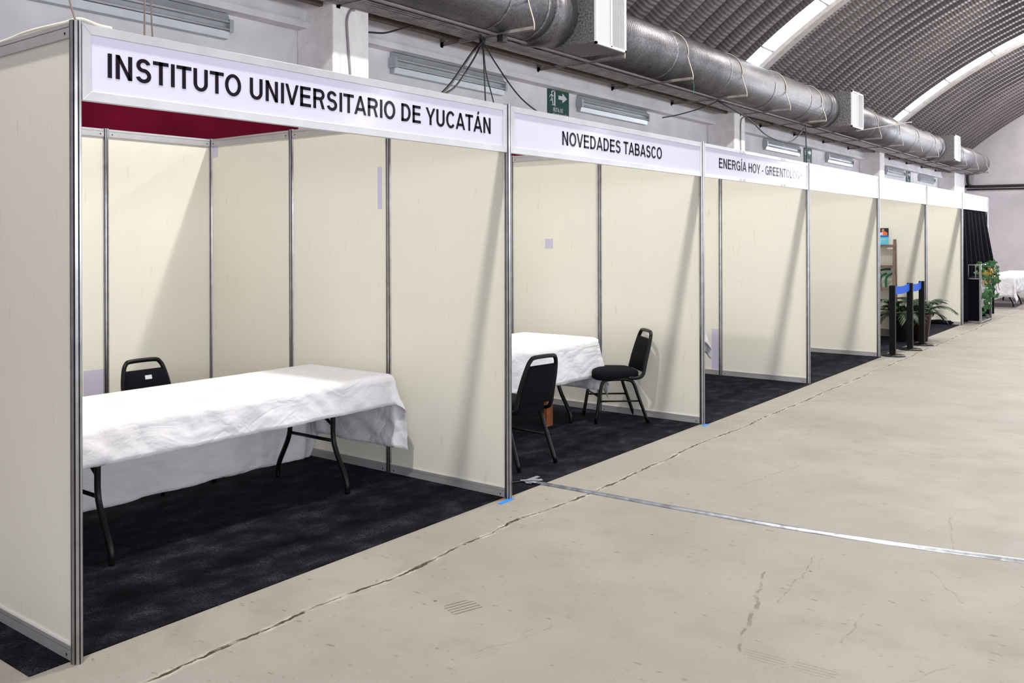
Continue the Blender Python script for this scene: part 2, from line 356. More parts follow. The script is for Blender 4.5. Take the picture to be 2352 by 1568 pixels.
# roof: trapezoidal ribs running across the arch, skylight bays left open
PER = .61
sky_x = [-7.35, 4.65, 16.75, 28.75]
def in_sky(x): return any(s - .02 <= x < s + .62 for s in sky_x)
rb = MB(); NY = 48
th0 = math.atan2(4.64 - RC_Z, YW + .1 - RC_Y); th1 = PI - th0
def rp(x, th, d): return (x, RC_Y + (RR + d) * math.cos(th), RC_Z + (RR + d) * math.sin(th))
bounds = [X0] + [v for s in sky_x for v in (s, s + .64)] + [XF]
for a, b in zip(bounds[::2], bounds[1::2]):
    n = max(1, round((b - a) / PER)); p = (b - a) / n; prof = []
    for k in range(n):
        x = a + k * p; prof += [(x, .0), (x + .19, .0), (x + .25, .22), (x + p - .07, .22)]
    prof.append((b, 0))
    vs = [rp(x, th0 + (th1 - th0) * j / NY, d) for x, d in prof for j in range(NY + 1)]
    fs = [(i * (NY + 1) + j, i * (NY + 1) + j + 1, (i + 1) * (NY + 1) + j + 1, (i + 1) * (NY + 1) + j) for i in range(len(prof) - 1) for j in range(NY)]
    rb.add(vs, fs)
struct('ceiling', rb, roof_m)
for i, s in enumerate(sky_x):
    mb = MB(); NS = 48
    vs = [rp(x, th0 + (th1 - th0) * j / NS, d) for x, d in ((s, .01), (s + .64, .01), (s + .64, .03), (s, .03)) for j in range(NS + 1)]
    fs = [(q * (NS + 1) + j, q * (NS + 1) + j + 1, ((q + 1) % 4) * (NS + 1) + j + 1, ((q + 1) % 4) * (NS + 1) + j) for q in range(4) for j in range(NS)]
    mb.add(vs, fs); struct('window_%d' % (i + 1), mb, skyl_m)
    mb = MB()                                                               # thin cross bars of the skylight
    for j in range(1, 16):
        th = th0 + (th1 - th0) * j / 16; c0 = Vector(rp(s, th, -.01)); c1 = Vector(rp(s + .64, th, -.01)); mb.tube([c0, c1], .022, 4)
    struct('trim_%d' % (10 + i), mb, arch_m)
    mb = MB()                                                               # pale arched beam right beside each skylight
    prof = [(s + .64, .12), (s + .64, -.03), (s + .70, -.09), (s + 1.0, -.09), (s + 1.08, -.03), (s + 1.08, .12)]
    vs = [rp(x, th0 + (th1 - th0) * j / NS, d) for x, d in prof for j in range(NS + 1)]
    fs = [(q * (NS + 1) + j, (q + 1) * (NS + 1) + j, (q + 1) * (NS + 1) + j + 1, q * (NS + 1) + j + 1) for q in range(5) for j in range(NS)]
    if s < 40: mb.add(vs, fs); struct('trim_%d' % (20 + i), mb, arch_m)

# ------------------------------------------------------------------ wall columns
ORD = ['nearest', 'second', 'third', 'farthest']
for i, (xa, xb) in enumerate(((5.02, 5.58), (16.28, 16.85), (27.5, 28.02), (38.6, 40.6))):
    c = MB().box(xa, 3.55, 0, xb, YW, 4.75).build('concrete_column', rough_m); bevel(c, .015)
    tag(c, ['rough white plastered square column with a dangling cable, rising behind the INSTITUTO UNIVERSITARIO sign',
            'rough white plastered square column rising behind the ENERGÍA HOY sign',
            'rough white plastered square column rising behind the blank white signs, third from the camera',
            'rough white plastered square column nearest the far end wall'][i], 'column')

# ------------------------------------------------------------------ exhibition booths
XS = [0, 3.0, 6.07, 9.06, 12.15, 15.18, 18.27, 21.13]
YP = [0, 1.005, 2.01, 3.015]
BN = ['the INSTITUTO booth', 'the NOVEDADES booth', 'the ENERGÍA booth', 'the empty booth', 'the ladder shelf booth', 'the black cloth booth', 'the curtained booth']
def post_mesh():
    mb = MB(); R = .0225; prof = []
    for k in range(8):
        a = k * PI / 4
        for da, r_ in ((-.30, R), (-.13, R * 1.03), (-.11, R * .62), (.11, R * .62), (.13, R * 1.03), (.30, R)):
            prof.append((r_ * math.cos(a + da), r_ * math.sin(a + da), abs(da) < .12))
    n = len(prof)
    vs = [(x, y, z) for z in (0, 2.505) for x, y, g in prof]
    for i in range(n):
        j = (i + 1) % n; mb.mi = 1 if (prof[i][2] and prof[j][2]) else 0
        mb.add([vs[i], vs[j], vs[n + j], vs[n + i]], [(0, 1, 2, 3)])
    mb.mi = 0; mb.add(vs[n:], [tuple(range(n))]); mb.add(vs[:n], [tuple(range(n))[::-1]])
    return mb
post0 = None
def post(x, y, label, group=None):
    global post0
    if post0 is None: post0 = post_mesh().build('booth_post', [alu, groove]); o = post0
    else: o = post0.copy(); COL.objects.link(o)
    o.location = (x, y, 0); tag(o, label, 'post')
    if group: o['group'] = group
    elif 'group' in o: del o['group']
    return o
FR = ['grooved aluminium corner post at the near left end of the whole booth row',
      'grooved aluminium front post between the INSTITUTO and NOVEDADES TABASCO signs',
      'grooved aluminium front post between the NOVEDADES TABASCO and ENERGÍA HOY signs',
      'grooved aluminium front post between the ENERGÍA HOY sign and the first blank sign',
      'grooved aluminium front post beside the ladder shelf and the nearest black stanchion',
      'grooved aluminium front post right behind the potted palms',
      'grooved aluminium front post at the left edge of the black curtain',
      'grooved aluminium front post at the far right end of the booth row']
RNK = ['one metre in from the front', 'two metres in from the front', 'in the back corner']
for i, x in enumerate(XS):
    post(x, 0, FR[i])
    for j in (1, 2, 3):
        if i == 0: lb = 'aluminium post of the outermost left partition, %s' % RNK[j - 1]
        else: lb = 'aluminium post, right wall of %s, %s' % (BN[i - 1], RNK[j - 1])
        post(x, YP[j], lb)
for i in range(7):
    for k in (1, 2):
        x = XS[i] + (XS[i + 1] - XS[i]) * k / 3 if i else XS[1] - 1.005 * (3 - k)
        post(x, YP[3], 'aluminium post in the back wall of %s, %s one' % (BN[i], ('left', 'right')[k - 1]))
PR = .021
def panel(ax, a0, a1, c, label, dots=True):
    """one wall bay from post to post; ax 'x' = runs along x at y=c, 'y' = runs along y at x=c"""
    L = a1 - a0; t = thing('partition_panel', label, 'wall panel', (a0, c, 0) if ax == 'x' else (c, a0, 0), 0 if ax == 'x' else PI / 2)
    x0, x1 = PR, L - PR
    MB().box(x0, -.0025, .06, x1, .0025, 2.45).build('board', cream, t)
    for nm, z0, z1 in (('bottom_rail', .004, .064), ('top_rail', 2.44, 2.5)):
        mb = MB(); mb.box(x0, -.010, z0, x1, .010, z1)
        for s in (-1, 1):       # two lips with a groove between them
            ym = .010 * s; hi = z0 + (.040 if nm == 'bottom_rail' else 0); lo = hi + (.020 if nm == 'bottom_rail' else .042)
            mb.box(x0, ym, z0 + .002 if nm == 'bottom_rail' else z0, x1, ym + .005 * s, z0 + .040)
            mb.box(x0, ym, z0 + .044, x1, ym + .005 * s, z1)
        r = mb.build(nm, alu_flat, t)
        for xx in (x0 + .03, x1 - .03):
            m2 = MB()
            for s in (-1, 1): m2.tube([(xx, .0145 * s, z0 + .02), (xx, .0165 * s, z0 + .02)], .005, 8)
            m2.build('screw', groove, r)
    return t
BAY = ['front bay', 'middle bay', 'rear bay']
for i, x in enumerate(XS):
    for j in range(3):
        if i == 0: lb = 'cream panel of the outermost left partition by the camera, %s' % BAY[j]
        elif i < 7: lb = 'cream panel on the right side wall of %s, %s' % (BN[i - 1], BAY[j])
        else: lb = 'cream panel of the farthest side wall behind the black curtain, %s' % BAY[j]
        panel('y', YP[j], YP[j + 1], x, lb)
for i in range(7):
    xs = [XS[i] + (XS[i + 1] - XS[i]) * k / 3 for k in range(4)] if i else [0, XS[1] - 2.01, XS[1] - 1.005, XS[1]]
    for k in range(3):
        panel('x', xs[k], xs[k + 1], YP[3], 'cream panel in the back wall of %s, %s' % (BN[i], ('left third', 'centre third', 'right third')[k]))

# lettering: bold grotesque capitals, height 1
S_, T_ = .198, .162
def R_(x0, y0, x1, y1): return [(x0, y0), (x1, y0), (x1, y1), (x0, y1)]
def A_(cx, cy, rx, ry, a0, a1, s=S_, t=T_, n=18):
    out = []; n = max(4, int(abs(a1 - a0) / 14))
    for k in range(n):
        p = [math.radians(a0 + (a1 - a0) * (k + e) / n) for e in (0, 1)]
        out.append([(cx + rx * math.cos(p[0]), cy + ry * math.sin(p[0])), (cx + rx * math.cos(p[1]), cy + ry * math.sin(p[1])),
                    (cx + (rx - s) * math.cos(p[1]), cy + (ry - t) * math.sin(p[1])), (cx + (rx - s) * math.cos(p[0]), cy + (ry - t) * math.sin(p[0]))])
    return out
def glyph(c):
    s, t = S_, T_
    if c == 'I': return .387, [R_(.108, 0, .108 + s, 1)]
    if c == 'Í': return .387, [R_(.108, 0, .108 + s, 1), [(.13, 1.08), (.26, 1.08), (.36, 1.27), (.17, 1.27)]]
    if c == 'N': return 1.005, [R_(.10, 0, .10 + s, 1), R_(.905 - s, 0, .905, 1), [(.10, 1), (.29, 1), (.905, 0), (.715, 0)]]
    if c == 'T': return .85, [R_(.02, 1 - t, .83, 1), R_(.425 - s / 2, 0, .425 + s / 2, 1)]
    if c == 'U': return 1.005, [R_(.10, .33, .10 + s, 1), R_(.905 - s, .33, .905, 1)] + A_(.5025, .345, .4025, .36, 180, 360)
    if c == 'O': return 1.083, A_(.5415, .5, .485, .515, 0, 360)
    if c == 'S': return .93, A_(.465, .722, .36, .290, 15, 268) + A_(.465, .292, .39, .307, 92, -165)
    if c == 'V': return .93, [[(.01, 1), (.20, 1), (.56, 0), (.37, 0)], [(.92, 1), (.73, 1), (.37, 0), (.56, 0)]]
    if c == 'E': return .93, [R_(.10, 0, .10 + s, 1), R_(.10, 0, .86, t), R_(.10, 1 - t, .84, 1), R_(.10, .44, .80, .44 + t)]
    if c == 'L': return .85, [R_(.10, 0, .10 + s, 1), R_(.10, 0, .81, t)]
    if c == 'H': return 1.005, [R_(.10, 0, .10 + s, 1), R_(.905 - s, 0, .905, 1), R_(.1, .44, .9, .44 + t)]
    if c == 'R': return 1.005, [R_(.10, 0, .10 + s, 1), R_(.10, 1 - t, .58, 1), R_(.10, .43, .58, .43 + t)] + A_(.58, .715, .34, .285, -90, 90) + [[(.55, .45), (.74, .45), (.93, 0), (.73, 0)]]
    if c == 'B': return 1.005, [R_(.10, 0, .10 + s, 1), R_(.10, 1 - t, .56, 1), R_(.10, .45, .56, .45 + t), R_(.10, 0, .57, t)] + A_(.56, .725, .31, .275, -90, 90) + A_(.57, .2975, .35, .2975, -90, 90)
    if c == 'D': return 1.005, [R_(.10, 0, .10 + s, 1), R_(.10, 1 - t, .48, 1), R_(.10, 0, .48, t)] + A_(.47, .5, .46, .5, -90, 90)
    if c in 'AÁ':
        g = [[(.02, 0), (.21, 0), (.595, 1), (.41, 1)], [(.985, 0), (.795, 0), (.41, 1), (.595, 1)], R_(.25, .20, .755, .20 + t)]
        if c == 'Á': g.append([(.44, 1.08), (.57, 1.08), (.67, 1.27), (.48, 1.27)])
        return 1.005, g
    if c == 'Y': return .93, [[(.01, 1), (.21, 1), (.55, .40), (.38, .40)], [(.92, 1), (.72, 1), (.38, .40), (.55, .40)], R_(.465 - s / 2, 0, .465 + s / 2, .42)]
    if c == 'C': return 1.005, A_(.52, .5, .46, .515, 38, 322)
    if c == 'G': return 1.083, A_(.53, .5, .475, .515, 38, 330) + [R_(.56, .40, .975, .40 + t), R_(.975 - s * .8, 0, .975, .5)]
    if c == 'Ó': return 1.083, A_(.5415, .5, .485, .515, 0, 360) + [[(.48, 1.08), (.61, 1.08), (.71, 1.27), (.52, 1.27)]]
    if c == '-': return .46, [R_(.06, .28, .40, .28 + t)]
    return .387, []
def lettering(text, x0, x1, zb, h, y, parent, m=None, fn=None):
    tot = sum(glyph(c)[0] for c in text); k = (x1 - x0) / (tot * h); x = x0; mb = MB(); o = None
    f = fn or (lambda u, v, w_: (u, y - w_, v))
    for c in text:
        wd, ps = glyph(c)
        if c == ' ' and mb.f: o = mb.build('lettering', m or ink, parent); mb = MB()
        for p in ps: mb.prism([(x + q[0] * h * k, zb + q[1] * h) for q in p], f, .0012)
        x += wd * h * k
    return mb.build('lettering', m or ink, parent)

TXT = {0: ('INSTITUTO UNIVERSITARIO DE YUCATÁN', .128, 2.815, 2.300, .098), 1: ('NOVEDADES TABASCO', 3.655, 5.25, 2.297, .096), 2: ('ENERGÍA HOY - GREENTOLOGY', 6.44, 8.86, 2.297, .092)}
for i in range(7):
    a, b = XS[i] + .023, XS[i + 1] - .023; z0, z1 = 2.197, 2.497
    lb = ['overhead sign reading INSTITUTO UNIVERSITARIO DE YUCATÁN in an aluminium frame', 'overhead sign reading NOVEDADES TABASCO in an aluminium frame', 'overhead sign reading ENERGÍA HOY - GREENTOLOGY, fading into glare at its right end',
          'blank white overhead sign right of the ENERGÍA HOY sign', 'blank white overhead sign above the wooden ladder shelf', 'blank white overhead sign between the potted palms and the curtained booth', 'blank white overhead sign above the black curtain'][i]
    t = thing('fascia_sign', lb, 'sign', (0, 0, 0)); fwd = .038 if i < 2 else .030
    mb = MB()
    def bar(p): mb.prism(p, lambda u, v, w_: (u, -.013 + w_, v), .026)
    bar([(a, z1), (b, z1), (b - fwd, z1 - fwd), (a + fwd, z1 - fwd)]); bar([(a, z0), (a + fwd, z0 + fwd), (b - fwd, z0 + fwd), (b, z0)])
    bar([(a, z0), (a, z1), (a + fwd, z1 - fwd), (a + fwd, z0 + fwd)]); bar([(b, z0), (b - fwd, z0 + fwd), (b - fwd, z1 - fwd), (b, z1)])
    o = mb.build('sign_frame', frame_alu, t); bevel(o, .0012, 1)
    MB().box(a + fwd, -.006, z0 + fwd, b - fwd, .006, z1 - fwd).build('sign_face', signface if i < 3 else signblank, t)
    if i in TXT: lettering(*TXT[i], -.0062, t)
    if i == 2:
        for cx in (6.98, 8.15):
            for cz in (z0 + .012, z1 - .018):
                mb = MB()
                for q in range(2): MB().box(cx + q * .09, -.022, cz - .008, cx + .025 + q * .09, -.012, cz + .014).build('clip', white_m, t)

# papers stuck on the panels
def sheet(name, ax, c, a0, a1, z0, z1, label, m=lilac_m, cat='paper', s=-1):
    mb = MB(); mb.box(*((c, a0, z0, c + .0012 * s, a1, z1) if ax == 'x' else (a0, c, z0, a1, c + .0012 * s, z1)))
    return tag(mb.build(name, m), label, cat)
sheet('paper_sheet', 'x', XS[1] - .0026, 2.915, 2.985, 2.345, 2.44, 'small lilac paper stuck at the top back corner of the first booth')
sheet('paper_strip', 'x', XS[1] - .0026, 1.066, 1.107, 1.865, 2.165, 'narrow lilac paper strip beside a post high on the first booth right wall')
sheet('paper_sheet', 'y', YP[3] - .0026, 1.805, 1.968, .35, .665, 'lilac paper on the back wall behind the long white table')
sheet('paper_sheet', 'x', XS[2] - .0026, 1.52, 1.61, 1.555, 1.65, 'small square lilac paper on the wall of the NOVEDADES TABASCO booth')
sheet('paper_sheet', 'x', XS[3] - .0026, 1.03, 1.115, .07, .556, 'tall lilac paper low on the wall of the ENERGÍA HOY booth')
# blue tape on the floor by the posts
def flatpoly(name, pts, z, t, m, label, cat):
    return tag(MB().prism(pts, lambda u, v, w_: (u, v, z + w_), t).build(name, m), label, cat)
flatpoly('blue_tape', [(2.855, -.015), (2.86, -.045), (3.01, -.04), (3.02, -.01)], .0005, .0012, bluetape, 'blue tape strip on the concrete under the first shared front post', 'tape')
flatpoly('blue_tape', [(5.98, -.03), (5.98, -.055), (6.12, -.05), (6.12, -.025)], .0005, .0012, bluetape, 'blue tape strip on the concrete at the foot of the second shared front post', 'tape')

# carpets
def carpet(x0, x1, y0, label, y1=3.6):
    mb = MB(); mb.box(x0, y0, 0, x1, y1, .0045); return tag(mb.build('carpet', carpet_m), label, 'carpet')
carpet(-.18, 3.06, .03, 'black carpet under the long white table in the nearest booth')
carpet(3.06, 6.1, .015, 'black carpet under the two black chairs in the NOVEDADES TABASCO booth')
carpet(6.1, 9.09, -.035, 'black carpet in the ENERGÍA HOY booth')
carpet(9.09, 12.17, -.03, 'black carpet in the empty booth behind the first blank sign')
carpet(12.17, 15.2, .02, 'black carpet under the wooden ladder shelf')
carpet(15.2, 18.3, .03, 'black carpet in the booth right of the potted palms')
tag(MB().box(23.5, -4.5, 0, 31, 3.4, .004).build('floor_mat', mat('mauve_brown_carpet', (.20, .165, .175), .95)), 'dull mauve carpet under the far white tables', 'carpet')

# ------------------------------------------------------------------ chairs
def chair_tube_pts(s):
    """side frame: rear foot - up - along under seat - curve - front foot (sign s = side)"""
    return smooth_path([(s * .205, -.255, .004), (s * .195, -.17, .25), (s * .19, -.125, .375), (s * .19, -.06, .405), (s * .19, .08, .405), (s * .19, .145, .385), (s * .195, .175, .28), (s * .205, .22, .004)], 5)
def make_chair(label, loc, rz, front_tag=False):
    t = thing('banquet_chair', label, 'chair', loc, rz, None)
    # seat cushion: rounded trapezoid
    mb = MB(); prof = [(.0, .0), (.94, .0), (1.0, .15), (1.0, .70), (.96, .88), (.85, .97), (.6, 1.03), (0, 1.06)]; n = 40
    vs = []; fs = []
    for r_, h in prof:
        for k in range(n):
            a = 2 * PI * k / n; ca, sa = math.cos(a), math.sin(a); q = (abs(ca) ** 7 + abs(sa) ** 7) ** (-1 / 7)
            x = ca * q * .205 * r_; y = sa * q * .205 * r_; vs.append((x * (1 + .10 * (y / .2)), y + .01, .385 + .088 * h))
    for i in range(len(prof) - 1):
        for k in range(n): fs.append((i * n + k, i * n + (k + 1) % n, (i + 1) * n + (k + 1) % n, (i + 1) * n + k))
    mb.add(vs, fs, True); mb.build('seat', blackf, t)
    for s in (-1, 1):
        P = [Vector((p.x, p.y, p.z * .965)) for p in chair_tube_pts(s)]; h = len(P) // 2
        MB().tube(P[:h + 1], .0148, 10).build('leg', blackm, t); MB().tube(P[h:], .0148, 10).build('leg', blackm, t)
        MB().tube([(s * .198, -.19, .2), (s * .2, .185, .2)], .008, 8).build('stretcher', blackm, t)
    MB().tube([(-.2, .187, .24), (.2, .187, .24)], .008, 8).build('stretcher', blackm, t)
    MB().tube([(-.19, -.07, .40), (.19, -.07, .40)], .009, 8).build('seat_frame', blackm, t)
    # back loop
    def lean(z): return -.20 - (z - .40) * .27
    L = [(-.19, -.08, .402), (-.195, -.17, .405), (-.197, -.215, .44), (-.192, lean(.55), .55), (-.180, lean(.66), .66), (-.160, lean(.745), .745), (-.138, lean(.787), .787), (-.095, lean(.806), .806)]
    pts = L + [(-x, y, z) for x, y, z in L[::-1]]
    MB().tube(smooth_path(pts, 6), .0155, 10).build('back_frame', blackm, t)
    mb = MB(); rows = [(.455, .188), (.465, .192), (.56, .190), (.66, .178), (.735, .160), (.745, .155)]; nx = 8; vs = []; fs = []
    for side in (1, -1):
        for z, wd in rows:
            for k in range(nx + 1):
                u = -1 + 2 * k / nx; th = .016 + .010 * (1 - u * u) * (1 if side > 0 else .3)
                if z in (.455, .745): th = .004
                vs.append((u * wd, lean(z) + side * th, z))
    W_ = nx + 1; N_ = len(rows) * W_
    for i in range(len(rows) - 1):
        for k in range(nx):
            a = i * W_ + k; fs.append((a, a + W_, a + W_ + 1, a + 1)); fs.append((N_ + a, N_ + a + 1, N_ + a + W_ + 1, N_ + a + W_))
    for k in range(nx):
        fs.append((k, k + 1, N_ + k + 1, N_ + k)); a = (len(rows) - 1) * W_ + k; fs.append((a + 1, a, N_ + a, N_ + a + 1))
    for i in range(len(rows) - 1):
        a = i * W_; fs.append((a + W_, a, N_ + a, N_ + a + W_)); a += nx; fs.append((a, a + W_, N_ + a + W_, N_ + a))
    mb.add(vs, fs, True); bk = mb.build('backrest', blackf, t)
    if front_tag:
        mb = MB(); mb.box(-.028, -.002, -.014, .026, 0, .014, Matrix.Translation((-.01, lean(.695) + .0275, .695)) @ Matrix.Rotation(.26, 4, 'X')); o = mb.build('tag', white_m, bk); o['label'] = 'small white tag'
    return t
make_chair('black banquet chair with a white tag on its backrest, behind the long white table', (1.80, 1.93, .0045), PI, True)
make_chair('black banquet chair seen from the back, at the front of the NOVEDADES TABASCO table', (3.80, .515, .0045), math.radians(-7))
make_chair('black banquet chair seen from the side against the NOVEDADES TABASCO wall', (5.745, .70, .0045), math.radians(44))

# ------------------------------------------------------------------ tables
def folding_table(label, x0, x1, y0, y1, zt=.742):
    t = thing('folding_table', label, 'table', ((x0 + x1) / 2, (y0 + y1) / 2, 0)); hx, hy = (x1 - x0) / 2, (y1 - y0) / 2
    o = MB().box(-hx, -hy, zt - .035, hx, hy, zt).build('tabletop', tabletop, t); bevel(o, .01)
    for sx in (-1, 1):
        xp = sx * (hx - .36)
        for s in (-1, 1):
            ya = s * (hy - .17)
            P = smooth_path([(xp, ya, zt - .04), (xp, ya, .5), (xp, ya, .36), (xp, ya + s * .025, .27), (xp, ya + s * .10, .13), (xp, ya + s * .125, .06), (xp, ya + s * .125, .006)], 5)
            MB().tube(P, .0172, 10).build('leg', blackm, t)
        MB().tube([(xp, -(hy - .17), .33), (xp, hy - .17, .33)], .011, 8).build('crossbar', blackm, t)
        P = smooth_path([(xp, -(hy - .17), .43), (xp - sx * .03, -.06, .53), (xp - sx * .20, 0, .60), (xp - sx * .36, 0, zt - .035)], 5)
        MB().tube(P, .011, 8).build('brace', blackm, t)
    return t
def cloth(label, x0, x1, y0, y1, zt, over, seed, amp=.018, flare=.16, floor_z=.012, res=.03, fine=.0035):
    """over = overhang (left, right, front, back); drapes a flat rectangle of cloth over the table top"""
    ol, orr, of, ob = over
    nx = max(2, int((x1 - x0 + ol + orr) / res)); ny = max(2, int((y1 - y0 + of + ob) / res)); vs = []
    for j in range(ny + 1):
        for i in range(nx + 1):
            u = x0 - ol + (x1 - x0 + ol + orr) * i / nx; v = y0 - of + (y1 - y0 + of + ob) * j / ny
            cx = min(max(u, x0), x1); cy = min(max(v, y0), y1); dx, dy_ = u - cx, v - cy; d = math.hypot(dx, dy_)
            if d < 1e-6: vs.append((u, v, zt + .003 + .0022 * noise.noise((u * 3, v * 3, seed)))); continue
            nxn, nyn = dx / d, dy_ / d; corner = abs(nxn * nyn) * 2
            side = (u if abs(dy_) > abs(dx) else v)
            fold = amp * (math.sin(side * 13 + seed + 1.5 * noise.noise((side * 2, seed, 0))) + 1.5 * noise.noise((side * 6, seed, d * 2)))
            k = min(1, d / .25)
            out = .012 + .05 * d * k + flare * d * corner + fold * k * min(1, d * 2.2)
            out += fine * noise.noise((u * 22 + v * 9, d * 18, seed + 3)) + fine * 2.2 * noise.noise((u * 7 - d * 9, v * 7 + d * 11, seed + 8))
            dz = d * (1 - .04 * corner) ; r = .018
            if dz < r * 1.57: a = dz / r; o_ = r * math.sin(a); z = zt + .003 - r * (1 - math.cos(a)); o_ += (out - .012) * a / 1.57
            else: o_ = r + out; z = zt + .003 - r - (dz - r * 1.57)
            if z < floor_z: o_ += (floor_z - z) * (.7 + .3 * math.sin(side * 9)); z = floor_z + .012 * abs(noise.noise((u * 9, v * 9, seed)))
            vs.append((cx + nxn * o_, cy + nyn * o_, z))
    W_ = nx + 1; fs = [(j * W_ + i, j * W_ + i + 1, (j + 1) * W_ + i + 1, (j + 1) * W_ + i) for j in range(ny) for i in range(nx)]
    mb = MB(); mb.add(vs, fs, True); o = mb.build('tablecloth', clothw); solid(o, .0022)
    return tag(o, label, 'tablecloth')
folding_table('long folding table with black wishbone legs in the nearest booth', .32, 2.76, .80, 1.555)
cloth('long wrinkled white tablecloth on the table in the nearest booth', .32, 2.76, .80, 1.555, .742, (.45, .52, .215, .70), 2.0, amp=.012, flare=.22, res=.022, fine=.006)
folding_table('folding table with black legs in the NOVEDADES TABASCO booth', 3.90, 5.70, .86, 1.62)
cloth('white tablecloth on the table between the two black chairs', 3.90, 5.70, .86, 1.62, .742, (.38, .50, .36, .40), 5.0, amp=.010, flare=.14)
tag(MB().box(5.06, .98, .0045, 5.16, 1.01, .70).build('wooden_board', owood_m), 'upright orange-brown wooden board under the NOVEDADES TABASCO table', 'board')
tag(MB().box(3.95, .875, .30, 4.75, .89, .42).build('wooden_board', owood_m), 'brown wooden board edge showing below the cloth beside the near post', 'board')
folding_table('folding table mostly hidden behind the post of the ENERGÍA HOY booth', 6.75, 8.38, .98, 1.74)
cloth('white tablecloth corner peeking out behind the ENERGÍA HOY front post', 6.75, 8.38, .98, 1.74, .742, (.3, .42, .30, .36), 8.0, amp=.012, flare=.2)
folding_table('nearer folding table beyond the flowering vine at the far end', 23.9, 25.9, -.12, .66)
cloth('white tablecloth on the nearer far table with a drooping corner', 23.9, 25.9, -.12, .66, .742, (.50, .3, .42, .3), 11.0, amp=.02, flare=.12, res=.05)
folding_table('farther folding table behind the nearer one at the far end', 26.4, 28.4, -.5, .5)
cloth('white tablecloth on the farther table by the end wall', 26.4, 28.4, -.5, .5, .742, (.4, .3, .4, .3), 13.0, amp=.02, flare=.12, res=.05)
make_chair('black banquet chair at the right frame edge beside the far white tables', (24.1, -.62, .004), math.radians(10))
make_chair('black banquet chair half hidden behind the far white table', (24.6, 1.05, .004), math.radians(170))

# ------------------------------------------------------------------ silver tape over a cable, across the aisle
def ribbon(name, path, wds, h, m, label, cat, n=7, seed=0):
    P = smooth_path([(x, y, 0) for x, y in path], 10); mb = MB(); vs = []; N = len(P)
    for i, p in enumerate(P):
        t = (P[min(i + 1, N - 1)] - P[max(i - 1, 0)]).normalized(); s = Vector((-t.y, t.x, 0)); wd = wds * (1 + .10 * noise.noise((i * .4, seed, 0)))
        for k in range(n):
            u = -1 + 2 * k / (n - 1); vs.append(p + s * (u * wd / 2) + Vector((0, 0, .0012 + h * max(0, 1 - (u * 1.35) ** 2) + .0016 * noise.noise((i * .5, k * 1.3, seed)))))
    mb.add(vs, [(i * n + k, i * n + k + 1, (i + 1) * n + k + 1, (i + 1) * n + k) for i in range(N - 1) for k in range(n - 1)], True)
    vs2 = [Vector((v.x, v.y, .0002)) for v in vs]; mb.add(vs2, [(i * n + k + 1, i * n + k, (i + 1) * n + k, (i + 1) * n + k + 1) for i in range(N - 1) for k in range(n - 1)])
    return tag(mb.build(name, m), label, cat)
ribbon('cable_tape', [(3.425, .10), (3.44, -.06), (3.455, -.33), (3.48, -.9), (3.525, -1.53), (3.61, -2.1), (3.735, -2.65), (3.9, -3.3), (4.1, -4.2)], .062, .012, foil_m, 'silver tape strip covering a cable across the concrete aisle', 'tape', seed=4)
mb = MB()
for k, (cx, cy, a, L, W) in enumerate(((3.41, .105, .5, .14, .04), (3.43, .09, -.7, .13, .035), (3.39, .085, 1.4, .10, .035), (3.44, .11, -.15, .15, .03), (3.40, .10, 2.3, .12, .025))):
    R = Matrix.Translation((cx, cy, .008 + k * .003)) @ Matrix.Rotation(a, 4, 'Z') @ Matrix.Rotation(.06 * (-1) ** k, 4, 'Y')
    mb.box(-L / 2, -W / 2, 0, L / 2, W / 2, .002, R)
tag(mb.build('tape_patch', greytape_m), 'crumpled grey tape end stuck on the black carpet edge', 'tape')
tag(MB().tube(smooth_path([(3.04, .42, .009), (3.2, .25, .009), (3.35, .15, .010), (3.42, .09, .012)], 6), .004, 6).build('floor_cable', cable_m), 'thin black cable running over the carpet to the silver tape', 'cable')

# ------------------------------------------------------------------ air duct with grilles, bands and brackets
DY, DZ, DR = 3.06, 4.545, .395
duct = thing('air_duct', 'large galvanised round air duct running above the booths to the far wall', 'duct', (0, 0, 0))
grs = [(-2.6, -1.7), (8.60, 9.42), (20.22, 21.15), (31.95, 32.85)]
segs = [(-9, grs[0][0]), (grs[0][1], grs[1][0]), (grs[1][1], grs[2][0]), (grs[2][1], grs[3][0]), (grs[3][1], 40.35)]
for a, b in segs:
    mb = MB(); mb.tube([(a, DY, DZ), ((a + b) / 2, DY, DZ), (b, DY, DZ)], DR, 40); mb.build('duct_section', duct_m, duct)
mb = MB(); el = [(40.35, DY, DZ)]
for k in range(1, 10):
    a = PI / 2 * k / 9; el.append((40.35 + .7 * math.sin(a), DY + .7 * (1 - math.cos(a)), DZ))
mb.tube(el, DR, 32); mb.build('elbow', duct_m, duct)
seam_x = [x for a, b in segs for x in [a + .0 + k * 2.2 for k in range(1, int((b - a) / 2.2) + 1)] if x > 3]
for x in seam_x + [7.9, 19.2, 19.45, 31.2, 31.5]:
    mb = MB(); mb.tube([(x - .015, DY, DZ), (x + .015, DY, DZ)], DR + .006, 40); mb.build('seam_ring', galv_m, duct)
for x in (8.5, 20.1, 31.85):
    mb = MB(); mb.tube([(x - .45, DY, DZ), (x - .42, DY, DZ), (x - .25, DY, DZ), (x + .05, DY, DZ)], [DR + .008, DR + .05, DR + .04, DR + .0], 40); mb.build('collar', duct_m, duct)
